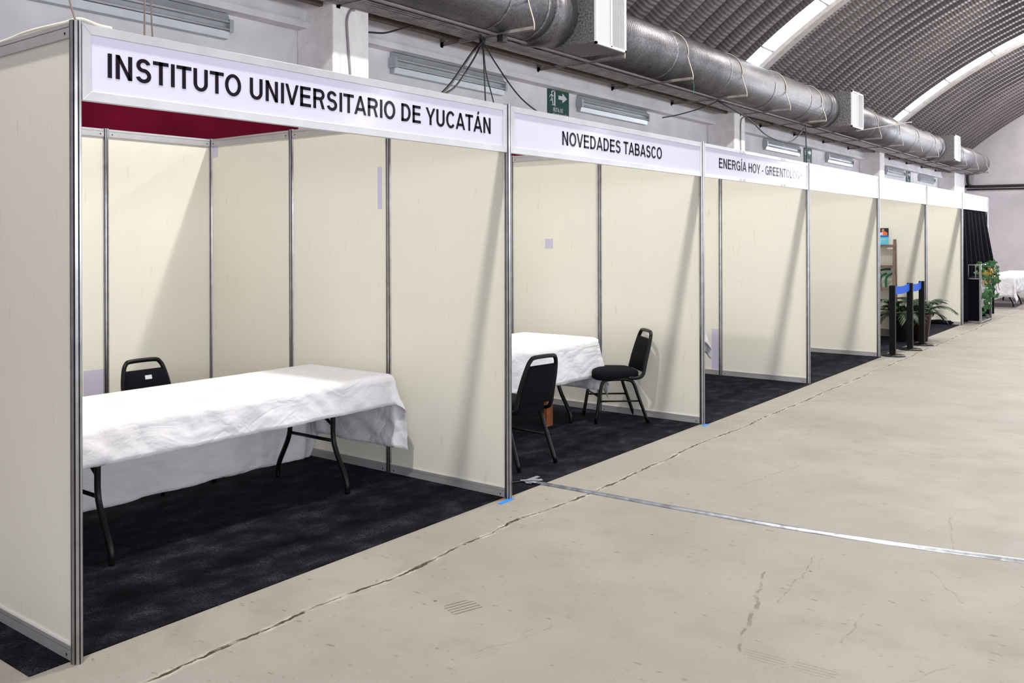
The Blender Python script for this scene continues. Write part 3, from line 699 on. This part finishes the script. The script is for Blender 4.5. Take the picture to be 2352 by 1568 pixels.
for a, b in grs:
    bx = MB(); bx.box(a, 2.44, 4.15, b, 3.45, 4.93); o = bx.build('plenum_box', galv_m, duct)
    fr = MB(); y = 2.44
    for (xa, xb, za, zb) in ((a, b, 4.126, 4.155), (a, b, 4.895, 4.93), (a, a + .035, 4.126, 4.93), (b - .035, b, 4.126, 4.93), ((a + b) / 2 - .02, (a + b) / 2 + .02, 4.14, 4.9)):
        fr.box(xa, y - .03, za, xb, y, zb)
    g = fr.build('grille', grille_m, o)
    MB().box(a + .03, y - .003, 4.14, b - .03, y - .001, 4.9).build('grille_back', dark_in, g)
    vn = MB(); n = 22
    for k in range(n):
        x = a + .05 + (b - a - .1) * k / (n - 1)
        vn.box(-.0015, -.011, 4.145, .0015, .011, 4.895, Matrix.Translation((x, y - .016, 0)) @ Matrix.Rotation(.65 if k < n / 2 else -.35, 4, 'Z'))
    vn.build('vanes', grille_m, g)
br_x = [2.8, 5.1, 7.42, 9.72, 12.0, 14.3, 16.6, 18.9, 21.2, 23.5, 25.8, 28.1, 30.4, 32.7, 35.0, 37.3, 39.6]
BT = 2.59
for i, x in enumerate(br_x):
    nm = ['left of the nearest column', 'against the nearest column', 'holding the tied black cables', 'right of the first white grille', 'with green string at its tip', 'before the second column', 'at the second column', 'just before the second grille',
          'just past the second grille', 'second past the second grille', 'third past the second grille', 'at the third column', 'just past the third column', 'under the third grille', 'just past the third grille', 'second last before the end wall', 'nearest the end wall'][i]
    t = thing('duct_bracket', 'steel angle bracket carrying the air duct, %s' % nm, 'bracket', (x, 4.0, 4.12)); dyt = BT - 4.0
    yk = -.45 if abs(x - 5.1) < .1 or abs(x - 16.6) < .1 or abs(x - 28.1) < .1 else -.03
    mb = MB(); mb.box(-.022, dyt, 0, .022, yk, .004); mb.box(-.022, dyt, 0, -.018, yk, .044); mb.build('arm', grey_steel, t)
    mb = MB(); mb.box(-.022, yk - .045, .0, .022, yk, .17); mb.box(-.03, yk, -.02, .03, yk + .012, .19); mb.build('hanger', grey_steel, t)
    P = [(0, dyt - .004, .0), (0, dyt + .0, .10)]
    for k in range(0, 12):
        a = PI * (1.06 - .62 * k / 11); P.append((0, (DY - 4.0) + (DR + .008) * math.cos(a), (DZ - 4.12) + (DR + .008) * math.sin(a)))
    MB().tube(smooth_path(P, 4), .0085, 6).build('strap', strap_m, t)

# rails and conduits lying on the brackets; the wall-side ones stop at each column
for k, (xa, xb) in enumerate(((-9, 5.0), (5.6, 16.26), (16.87, 27.48), (28.04, 38.58))):
    wh = ['left of the nearest column', 'between the nearest two columns', 'between the second and third columns', 'past the third column'][k]
    tag(MB().box(xa, 3.68, 4.125, xb, 3.73, 4.175).build('steel_rail', rust), 'brown steel rail lying on the brackets near the wall, ' + wh, 'rail')
    tag(MB().box(xa, 3.86, 4.24, xb, 3.965, 4.262).build('steel_channel', rust), 'flaking brown steel channel on top of the wall beam, ' + wh, 'rail')
    tag(MB().box(xa, 3.50, 4.33, xb, 3.965, 4.35).build('gallery_board', board_m), 'dusty grey board above the conduits beside the duct, ' + wh, 'board')
tag(MB().box(-9, 3.09, 4.125, 40.2, 3.13, 4.147).build('steel_rail', grey_steel), 'grey steel rail directly below the duct', 'rail')
for k, (y, r_) in enumerate(((3.52, .012), (3.485, .010), (3.45, .015), (3.405, .011), (3.36, .013), (3.315, .010), (3.27, .013), (3.22, .010))):
    pts = [(-9 + 49 * q / 40, y + .008 * math.sin(q * 1.3 + k), 4.125 + r_ + .003 + .003 * math.sin(q * 2.1 + k)) for q in range(41)]
    tag(MB().tube(pts, r_, 8).build('conduit', pipe_m), 'thin grey conduits running side by side along the brackets under the duct', 'pipe', 'conduits under the duct')
def cable(pts, r_, label, m=cable_m, grp=None, name='cable'):
    return tag(MB().tube(smooth_path(pts, 8), r_ * 1.25, 6).build(name, m), label, 'cable', grp)
H = (7.42, 3.33, 4.10)
cable([(6.55, 2.9, 4.29), (6.7, 3.0, 4.20), (7.0, 3.15, 4.16), (7.25, 3.25, 4.14), H], .011, 'black cable looping from the hanging clamp to the tied knot')
cable([H, (7.0, 3.2, 3.85), (6.5, 3.1, 3.45), (6.1, 3.05, 3.15), (5.9, 3.03, 2.8)], .013, 'thickest black cable slanting down left from the tied knot behind the first sign')
cable([H, (7.05, 3.2, 3.80), (6.6, 3.12, 3.42), (6.2, 3.06, 3.2), (6.0, 3.03, 2.8)], .009, 'thinner black cable sagging beside the thickest one down left')
cable([H, (7.41, 3.3, 3.7), (7.38, 3.25, 3.1), (7.36, 3.2, 2.6)], .008, 'black cable hanging straight down from the tied knot')
cable([H, (7.45, 3.3, 3.7), (7.55, 3.25, 3.3), (7.68, 3.2, 2.6)], .007, 'black cable hanging down slightly right of the straight one')
cable([H, (7.75, 3.35, 3.85), (8.4, 3.4, 3.5), (9.2, 3.4, 3.25), (9.9, 3.4, 3.0)], .008, 'black cable sloping down right from the tied knot past the exit sign')
cable([(6.55, 3.55, 4.2), (6.2, 3.6, 4.08), (5.9, 3.6, 3.98), (5.62, 3.6, 3.94)], .009, 'black cable running left from the clamp to the nearest column')
mb = MB(); mb.lathe([(.0, -.06), (.035, -.05), (.045, 0), (.035, .05), (0, .06)], H, 10)
tag(mb.build('cable_tie_knot', cable_m), 'black knot of tape where the hanging cables are tied to a bracket', 'cable tie')
cable([(14.3, 3.1, 4.1), (13.9, 3.2, 3.95), (13.3, 3.4, 3.78), (12.9, 3.5, 3.7)], .009, 'black cable drooping left below the fifth bracket to a lamp')
cable([(14.3, 3.1, 4.1), (15.2, 2.9, 3.86), (16.3, 2.9, 3.62), (17.6, 2.9, 3.62), (18.9, 3.0, 4.05)], .010, 'black cable sagging in front of the second column')
cable([(18.9, 3.0, 4.1), (18.93, 3.0, 3.6), (18.98, 3.0, 2.9)], .009, 'black cable hanging straight down near the second far lamp')
cable([(5.33, 3.535, 4.12), (5.27, 3.54, 4.10), (5.22, 3.54, 3.98), (5.24, 3.54, 3.7), (5.27, 3.54, 3.4), (5.27, 3.54, 3.0)], .012, 'grey cable running down the face of the nearest column', pipe_m)
cable([(16.8, 3.54, 4.1), (16.6, 3.54, 4.0), (16.58, 3.54, 3.6), (16.6, 3.54, 3.1)], .010, 'grey cable running down the face of the second column', pipe_m)
wire_m = mat('brown_wire', (.17, .13, .11), .5)
cable([(.0, .0, 2.51), (.10, .22, 2.66), (.30, .6, 2.95), (.5, 1.0, 3.3)], .0035, 'thin brown wire rising from the near corner post', wire_m)
cable([(.55, .35, 2.5), (.56, .36, 2.8), (.60, .40, 3.3)], .0035, 'thin brown wire hanging behind the first sign, left one', wire_m)
cable([(.62, .38, 2.5), (.60, .37, 2.8), (.63, .40, 3.3)], .003, 'thin brown wire hanging behind the first sign, right one', wire_m)
cable([(.01, 1.4, 2.508), (-.012, .9, 2.508), (.004, .62, 2.509), (-.008, .35, 2.513), (.0, .08, 2.509), (.02, .0, 2.515), (.10, .0, 2.504), (.16, -.0, 2.502)], .0055, 'pale cord lying along the top of the outer partition', mat('pale_cord', (.75, .73, .62), .6))
cable([(12.0, 2.592, 4.122), (12.02, 2.58, 4.02), (12.01, 2.585, 3.9)], .004, 'green string dangling from a bracket tip', mat('green_string', (0, .2, .12), .6), name='string')
tag(MB().tube([(21.4, 2.62, 4.14), (24.0, 2.55, 4.50), (26.6, 2.55, 4.84)], .014, 6).build('support_rod', grey_steel), 'thin dark rod slanting across the duct past the second grille', 'rod')
mb = MB(); mb.box(7.34, 2.98, 4.03, 7.44, 3.06, 4.115); tag(mb.build('junction_box', cable_m), 'small black box hanging under the bracket with the tied cables', 'junction box')
# conduit on the far wall
cable([(41.7, 3.62, 4.5), (41.7, 3.62, 3.95), (41.7, 3.55, 3.78), (41.7, 3.4, 3.72), (41.7, 0, 3.70), (41.7, -3, 3.70)], .045, 'dark conduit pipe bending from under the duct along the far wall', cable_m, name='wall_conduit')
cable([(41.72, 3.65, 3.60), (41.72, 0, 3.56), (41.72, -3, 3.56)], .03, 'thinner dark pipe below the conduit on the far wall', cable_m, name='wall_pipe')

# ------------------------------------------------------------------ fluorescent fittings on the wall
def fixture(xc, label, L=2.42):
    t = thing('fluorescent_fixture', label, 'lamp', (xc, 4.094, 3.795)); h = L / 2
    prof = [(.0, .13), (-.05, .125), (-.075, .055), (-.055, .050), (-.055, -.050), (-.075, -.055), (-.06, -.125), (0, -.13)]
    mb = MB(); vs = [(s * (h - .03), y, z) for s in (-1, 1) for y, z in prof]; n = len(prof)
    mb.add(vs, [(i, i + 1, n + i + 1, n + i) for i in range(n - 1)] + [tuple(range(n)), tuple(range(2 * n - 1, n - 1, -1))])
    mb.build('reflector', fix_m, t)
    for z in (.038, -.038): MB().tube([(-h + .05, -.088, z), (h - .05, -.088, z)], .013, 10).build('tube', tube_m, t)
    for s in (-1, 1): MB().box(s * h, -.105, -.062, s * (h - .05), 0, .062).build('end_cap', fix_m, t)
    return t
f0 = fixture(2.84, 'twin-tube fluorescent wall lamp at the top left corner above the first sign')
for x, lb in ((7.74, 'twin-tube fluorescent wall lamp right of the nearest column behind hanging cables'), (12.25, 'twin-tube fluorescent wall lamp right of the nearest exit sign above NOVEDADES TABASCO'), (20.65, 'twin-tube fluorescent wall lamp above the ENERGÍA HOY sign'),
              (25.35, 'twin-tube fluorescent wall lamp between the second exit sign and the third column'), (31.6, 'twin-tube fluorescent wall lamp left of the farthest exit sign'), (36.35, 'twin-tube fluorescent wall lamp right of the farthest exit sign')):
    dup(f0, (x, 4.094, 3.795), 0, lb)

# exit-route signs
def route_sign(x, label):
    t = thing('exit_route_sign', label, 'sign', (x, 4.085, 3.50)); W, Hh = .62, .47
    sg = MB().box(0, 0, 0, W, .012, Hh).build('sign_board', green_m, t)
    def f(u, v, w_): return (u, -.0005 - w_, v)
    mb = MB()
    mb.prism([(.30, .295), (.42, .295), (.42, .25), (.56, .325), (.42, .40), (.42, .355), (.30, .355)], f, .002); mb.build('arrow', white_m, t)
    mb = MB(); mb.prism([(.17, .20), (.21, .17), (.21, .42), (.17, .42)], f, .002)
    mb.prism([(.12, .40), (.205, .40), (.205, .415), (.12, .415)], f, .002); mb.prism([(.11, .19), (.18, .19), (.18, .205), (.11, .205)], f, .002); mb.build('door_symbol', white_m, t)
    mb = MB(); c = [(.107 + .017 * math.cos(a * PI / 5), .385 + .019 * math.sin(a * PI / 5)) for a in range(10)]; mb.prism(c, f, .002)
    for p in ([(.085, .355), (.12, .36), (.125, .30), (.10, .295)], [(.10, .30), (.125, .305), (.15, .215), (.13, .21)], [(.10, .305), (.12, .30), (.10, .265), (.07, .245), (.055, .255), (.085, .275)],
              [(.085, .355), (.09, .34), (.065, .325), (.05, .30), (.04, .31), (.055, .335)], [(.115, .355), (.12, .335), (.15, .32), (.155, .335)]): mb.prism(p, f, .002)
    mb.build('running_figure', white_m, t)
    lettering('RUTA DE', .14, .44, .095, .065, 0, t, white_m, f); lettering('EVACUACIÓN', .13, .60, .012, .062, 0, t, white_m, f)
    return t
route_sign(10.18, 'green RUTA DE EVACUACIÓN exit sign nearest the camera, above NOVEDADES TABASCO')
route_sign(22.36, 'green exit route sign, the second one, above the end of the ENERGÍA HOY sign')
route_sign(33.3, 'green exit route sign farthest away near the end of the duct')

# ------------------------------------------------------------------ booth 5: ladder shelf and things on it
SX, SY0, SY1 = 14.80, .42, 1.02
t = thing('ladder_shelf', 'brown wooden ladder shelf holding green letters and a photo card', 'shelf', (SX, SY0, .0045))
for y in (0, SY1 - SY0):
    mb = MB(); mb.tube([(0, y, 0), (.16, y, 1.62)], .026, 4, smooth=False, sq=(1.1, .7)); mb.build('front_stile', wood_m, t)
    mb = MB(); mb.tube([(.33, y, 0), (.24, y, 1.62)], .024, 4, smooth=False, sq=(1.1, .7)); mb.build('rear_stile', wood_m, t)
SHZ = [(.10, .01), (.44, .04), (.80, .08), (1.16, .12), (1.50, .15)]
for z, dx in SHZ: MB().box(dx - .0, .0, z, .33, SY1 - SY0, z + .022).build('shelf_board', wood_m, t); 
for z, dx in SHZ: MB().box(dx - .012, .0, z - .012, dx + .004, SY1 - SY0, z + .034).build('shelf_rail', wood_m, t)
t = thing('photo_card', 'small stand-up card with a woman in an orange jacket over a cyan panel', 'sign', (SX + .17, .60, 1.5275)); t.rotation_euler = (0, 0, 0)
c0 = MB().box(0, -.095, 0, .004, .17, .285).build('card', cyan_m, t)
MB().box(-.001, -.095, .135, 0, .17, .165).build('blue_band', blue_m, t)
MB().box(-.001, -.095, .165, 0, .17, .285).build('dark_photo', mat('print_dark', (.02, .015, .02), .3), t)
def fy(u, v, w_): return (-.0015 - w_, u, v)
mb = MB(); mb.prism([(-.075, .166), (.03, .166), (.03, .21), (-.005, .23), (-.05, .228), (-.075, .205)], fy, .0008); mb.build('orange_jacket', mat('print_orange', (.75, .16, .04), .4), t)
mb = MB(); mb.prism([(-.01, .166), (.06, .166), (.02, .215), (-.005, .222)], lambda u, v, w_: (-.0025 - w_, u, v), .0008); mb.build('white_shirt', white_m, t)
mb = MB(); mb.prism([(-.01 + .02 * math.cos(a * PI / 6), .25 + .023 * math.sin(a * PI / 6)) for a in range(12)], lambda u, v, w_: (-.0025 - w_, u, v), .0008); mb.build('face', skin_m, t)
mb = MB()
for k, z in enumerate((.10, .085, .055)): mb.box(-.002, -.04 - .02 * (k == 1), z, -.0008, .12, z + .006)
mb.build('text_lines', white_m, t)
t = thing('green_cutout', 'dark green curved hook shapes standing on the ladder shelf', 'ornament', (SX + .14, .50, .8225))
for k in range(4):
    y0 = .0 + .09 * k; P = smooth_path([(.05, y0 + .05, 0), (.05, y0 + .05, .14 + .0 * k), (.05, y0 + .02, .20), (.05, y0 - .05, .24)], 6); MB().tube(P, .018, 8).build('hook', fgreen_m, t)
P = smooth_path([(.05, .30, 0), (.05, .28, .22), (.05, .1, .30), (.05, -.02, .31)], 6); MB().tube(P, .018, 8).build('hook', fgreen_m, t)
for k, z in enumerate((1.27, 1.335, 1.40)):
    tag(MB().box(SX + .17, .83, z, SX + .20, .95, z + .03).build('orange_block', orange_m), ['bottom', 'middle', 'top'][k] + ' orange strip hanging under the top of the ladder shelf', 'ornament')

# palms in pots
def palm(loc, label, pm, seed, n=11, hh=.42, L=.5):
    rnd = random.Random(seed); t = thing('potted_palm', label, 'plant', loc)
    MB().lathe([(.095, 0), (.10, .0), (.155, .40), (.165, .40), (.168, .435), (.15, .435), (.145, .40), (.13, .40)], (0, 0, 0), 28).build('pot', pm, t)
    MB().lathe([(.12, .39), (.14, .40)], (0, 0, 0), 20).build('soil', potd_m, t)
    for k in range(n):
        a = 2 * PI * k / n + rnd.uniform(-.25, .25); el = rnd.uniform(.55, 1.25); l = L * rnd.uniform(.75, 1.1); P = []
        for q in range(9):
            s = q / 8 * l; e = el - 1.5 * (q / 8) ** 1.6 * (1.25 - el * .35); 
            P.append((0, 0, .40) if q == 0 else (P[-1][0] + math.cos(a) * math.cos(e) * l / 8 * 1.15, P[-1][1] + math.sin(a) * math.cos(e) * l / 8 * 1.15, P[-1][2] + math.sin(e) * l / 8 * 1.25))
        P = [(min(x, .34) if loc[1] + y > -.03 else x, y, z) for x, y, z in P]
        mb = MB(); mb.tube(P, [.005 * (1 - q / 10) for q in range(9)], 5)
        sd = Vector((-math.sin(a), math.cos(a), 0))
        for q in range(2, 9):
            p = Vector(P[q]); d = (Vector(P[min(q + 1, 8)]) - Vector(P[q - 1])).normalized()
            for s in (-1, 1):
                for hf in (0, .5):
                    b0 = p - d * hf * l / 8; ll = .19 * (1 - abs(q - 5) / 9); tip = b0 + sd * s * ll * .75 + d * ll * .75 - Vector((0, 0, ll * .35)); mid = (b0 + tip) / 2 + Vector((0, 0, .008)); wv = d * .017
                    if loc[1] + tip.y > -.04: tip.x = min(tip.x, 15.16 - loc[0]); mid.x = min(mid.x, 15.16 - loc[0])
                    mb.add([b0, mid + wv, tip, mid - wv, mid + Vector((0, 0, -.002))], [(0, 1, 2), (0, 2, 3), (0, 4, 1), (0, 3, 4), (4, 2, 1), (3, 2, 4)])
        mb.build('frond', leaf_m, t)
    return t
palm((14.75, .0, .0), 'potted palm in the glossy maroon-brown pot beside the third stanchion', pot_m, 3, n=15, L=.42)
palm((14.42, .22, .0045), 'potted palm in the dark pot behind the middle stanchion', potd_m, 5, n=14, L=.40)

# stanchions
def stanchion(x, y, label, nxt=None):
    t = thing('belt_stanchion', label, 'barrier post', (x, y, 0))
    MB().lathe([(.165, 0), (.17, .006), (.15, .018), (.04, .026)], (0, 0, 0), 32).build('base', blackm, t)
    o = MB().box(-.032, -.038, .02, .032, .038, .985).build('pole', blackp, t); bevel(o, .006)
    if nxt:
        dx, dy_ = nxt[0] - x, nxt[1] - y; n = 12; vs = []
        for k in range(n + 1):
            u = k / n; sag = .03 * (1 - (2 * u - 1) ** 2) - .03
            for zz in (.975, .865): vs.append((.03 + (dx - .06) * u, dy_ * u, zz - sag - .02))
        mb = MB(); mb.add(vs, [(2 * k, 2 * k + 2, 2 * k + 3, 2 * k + 1) for k in range(n)]); o = mb.build('belt', bluebelt, t); solid(o, .003)
    return t
ST = [(12.40, -.12), (13.36, -.14), (14.14, -.14)]
stanchion(*ST[0], 'black belt stanchion nearest the camera with blue belt running right', ST[1])
stanchion(*ST[1], 'black belt stanchion in the middle of the three', ST[2])
stanchion(*ST[2], 'black belt stanchion farthest away, in front of the potted palm')

# black cloth bundle on the floor of booth 6
mb = MB(); n = 40; mm = 8; vs = []
for i in range(n + 1):
    u = i / n; cy = .12 + 2.4 * u
    for k in range(mm):
        a = 2 * PI * k / mm; r_ = (.035 + .035 * abs(noise.noise((u * 9, k * .7, 2)))) * (1.0 if 0 < i < n else .1)
        vs.append((XS[6] - .09 + math.cos(a) * r_ * 1.25 + .02 * math.sin(u * 17), cy, .005 + max(0, .035 + math.sin(a) * r_)))
mb.add(vs, [(i * mm + k, i * mm + (k + 1) % mm, (i + 1) * mm + (k + 1) % mm, (i + 1) * mm + k) for i in range(n) for k in range(mm)], True)
tag(mb.build('black_cloth', curt_m), 'crumpled black cloth lying along the foot of the wall left of the curtained booth', 'cloth')

# black curtain of the last booth
mb = MB(); nx, nz = 120, 30; vs = []
for j in range(nz + 1):
    z = 2.20 - (2.19 - .03) * j / nz
    for i in range(nx + 1):
        u = i / nx; w_ = min(1, .25 + (2.2 - z) * .5)
        x = XS[6] + .05 + (2.76 + .30 * max(0, (2.2 - z)) * u * (1 if z > 1.1 else 1)) * u
        x = XS[6] + .05 + u * (2.76 + .26 * min(1.1, 2.2 - z))
        y = .04 + w_ * (.045 * math.sin(u * 46 + 1.5 * noise.noise((u * 3, z * .6, 1))) + .03 * noise.noise((u * 9, z, 4))) - .02
        vs.append((x, y - .10 * u * min(1, 2.2 - z), z))
mb.add(vs, [(j * (nx + 1) + i, j * (nx + 1) + i + 1, (j + 1) * (nx + 1) + i + 1, (j + 1) * (nx + 1) + i) for j in range(nz) for i in range(nx)], True)
o = mb.build('black_curtain', curt_m); solid(o, .003); tag(o, 'black curtain hanging in loose folds across the last booth', 'curtain')

# display counter in front of the curtain
CX0, CX1, CY0 = 18.83, 20.0, -.215
t = thing('display_counter', 'silver-framed display counter with black panels in front of the black curtain', 'counter', (CX0, CY0, 0)); lx, ly = CX1 - CX0, .27
for (x, y) in ((0, 0), (lx, 0), (0, ly), (lx, ly)): MB().box(x - .018, y - .018, 0, x + .018, y + .018, 1.14).build('upright', alu, t)
for z in (.03, .86):
    mb = MB(); mb.box(0, -.012, z - .012, lx, .012, z + .012); mb.box(0, ly - .012, z - .012, lx, ly + .012, z + .012); mb.box(-.012, 0, z - .012, .012, ly, z + .012); mb.box(lx - .012, 0, z - .012, lx + .012, ly, z + .012)
    mb.build('rail', alu, t)
MB().box(-.004, .018, .045, .004, ly - .018, .848).build('end_panel', curt_m, t)
MB().box(.018, -.004, .30, lx - .018, .004, .848).build('side_panel', mat('grey_panel', (.35, .33, .36), .5), t)
MB().box(.0, 0, .872, lx, ly, .885).build('counter_shelf', curt_m, t)
mb = MB(); mb.box(-.01, -.01, 1.115, lx + .01, .012, 1.135); mb.box(-.01, ly - .012, 1.115, lx + .01, ly + .01, 1.135); mb.box(-.012, 0, 1.115, .012, ly, 1.135); mb.box(lx - .012, 0, 1.115, lx + .012, ly, 1.135)
for yy in (.08, .2): mb.box(-.006, yy - .006, .88, .006, yy + .006, 1.115)
mb.build('top_rail', alu, t)
# ivy garland on its corner
rnd = random.Random(11)
t = thing('ivy_garland', 'trailing ivy garland with orange flowers draped over the counter corner', 'plant', (19.0, -.28, 0))
def leafmesh(m_, n, spread, zr, nm, size=.040):
    mb = MB()
    for k in range(n):
        z = rnd.uniform(*zr); q = (z - zr[0]) / (zr[1] - zr[0])
        p = Vector((rnd.uniform(-.1, spread), rnd.gauss(.03, .05), z)); a = rnd.uniform(0, 2 * PI); s = size * rnd.uniform(.7, 1.3)
        nrm = Vector((-1 + rnd.uniform(-.6, .6), -.6 + rnd.uniform(-.6, .6), rnd.uniform(-.2, .8))).normalized(); e1 = nrm.orthogonal().normalized(); e2 = nrm.cross(e1)
        e1, e2 = e1 * math.cos(a) + e2 * math.sin(a), e2 * math.cos(a) - e1 * math.sin(a)
        sh = [(0, -.9), (.55, -.75), (1.0, -.1), (.5, .1), (.45, .6), (0, 1.25), (-.45, .6), (-.5, .1), (-1.0, -.1), (-.55, -.75)]
        vs = [p + (e1 * x + e2 * y) * s + nrm * (-.2 * abs(x) * s) for x, y in sh]; vs.append(p + nrm * .15 * s)
        mb.add(vs, [(i, (i + 1) % 10, 10) for i in range(10)])
    return mb.build(nm, m_, t)
leafmesh(leaf2_m, 130, 1.25, (.42, 1.16), 'ivy_leaves')['kind'] = 'stuff'
leafmesh(leaf2_m, 26, .5, (.12, .6), 'trailing_leaves')['kind'] = 'stuff'
leafmesh(yleaf_m, 26, 1.2, (.72, 1.0), 'yellow_leaves')['kind'] = 'stuff'
leafmesh(orange_m, 16, 1.2, (.80, 1.05), 'orange_flowers', .025)['kind'] = 'stuff'
for k in range(5):
    x = .0 + .28 * k; P = smooth_path([(x, .03, 1.14), (x + .02, -.05, 1.0), (x - .02, -.05, .7), (x + .03, -.07, .35 + .06 * k)], 5); MB().tube(P, .005, 5).build('vine', leaf_m, t)
# white topped stand near the end wall
t = thing('floor_stand', 'slim grey stand with a small white top right of the curtain', 'stand', (26.1, .86, 0))
MB().box(-.05, -.03, 0, .05, .03, 1.22).build('post', grey_steel, t); MB().box(-.12, -.10, 1.22, .12, .10, 1.31).build('top', white_m, t); MB().box(-.15, -.15, 0, .15, .15, .02).build('base', grey_steel, t)
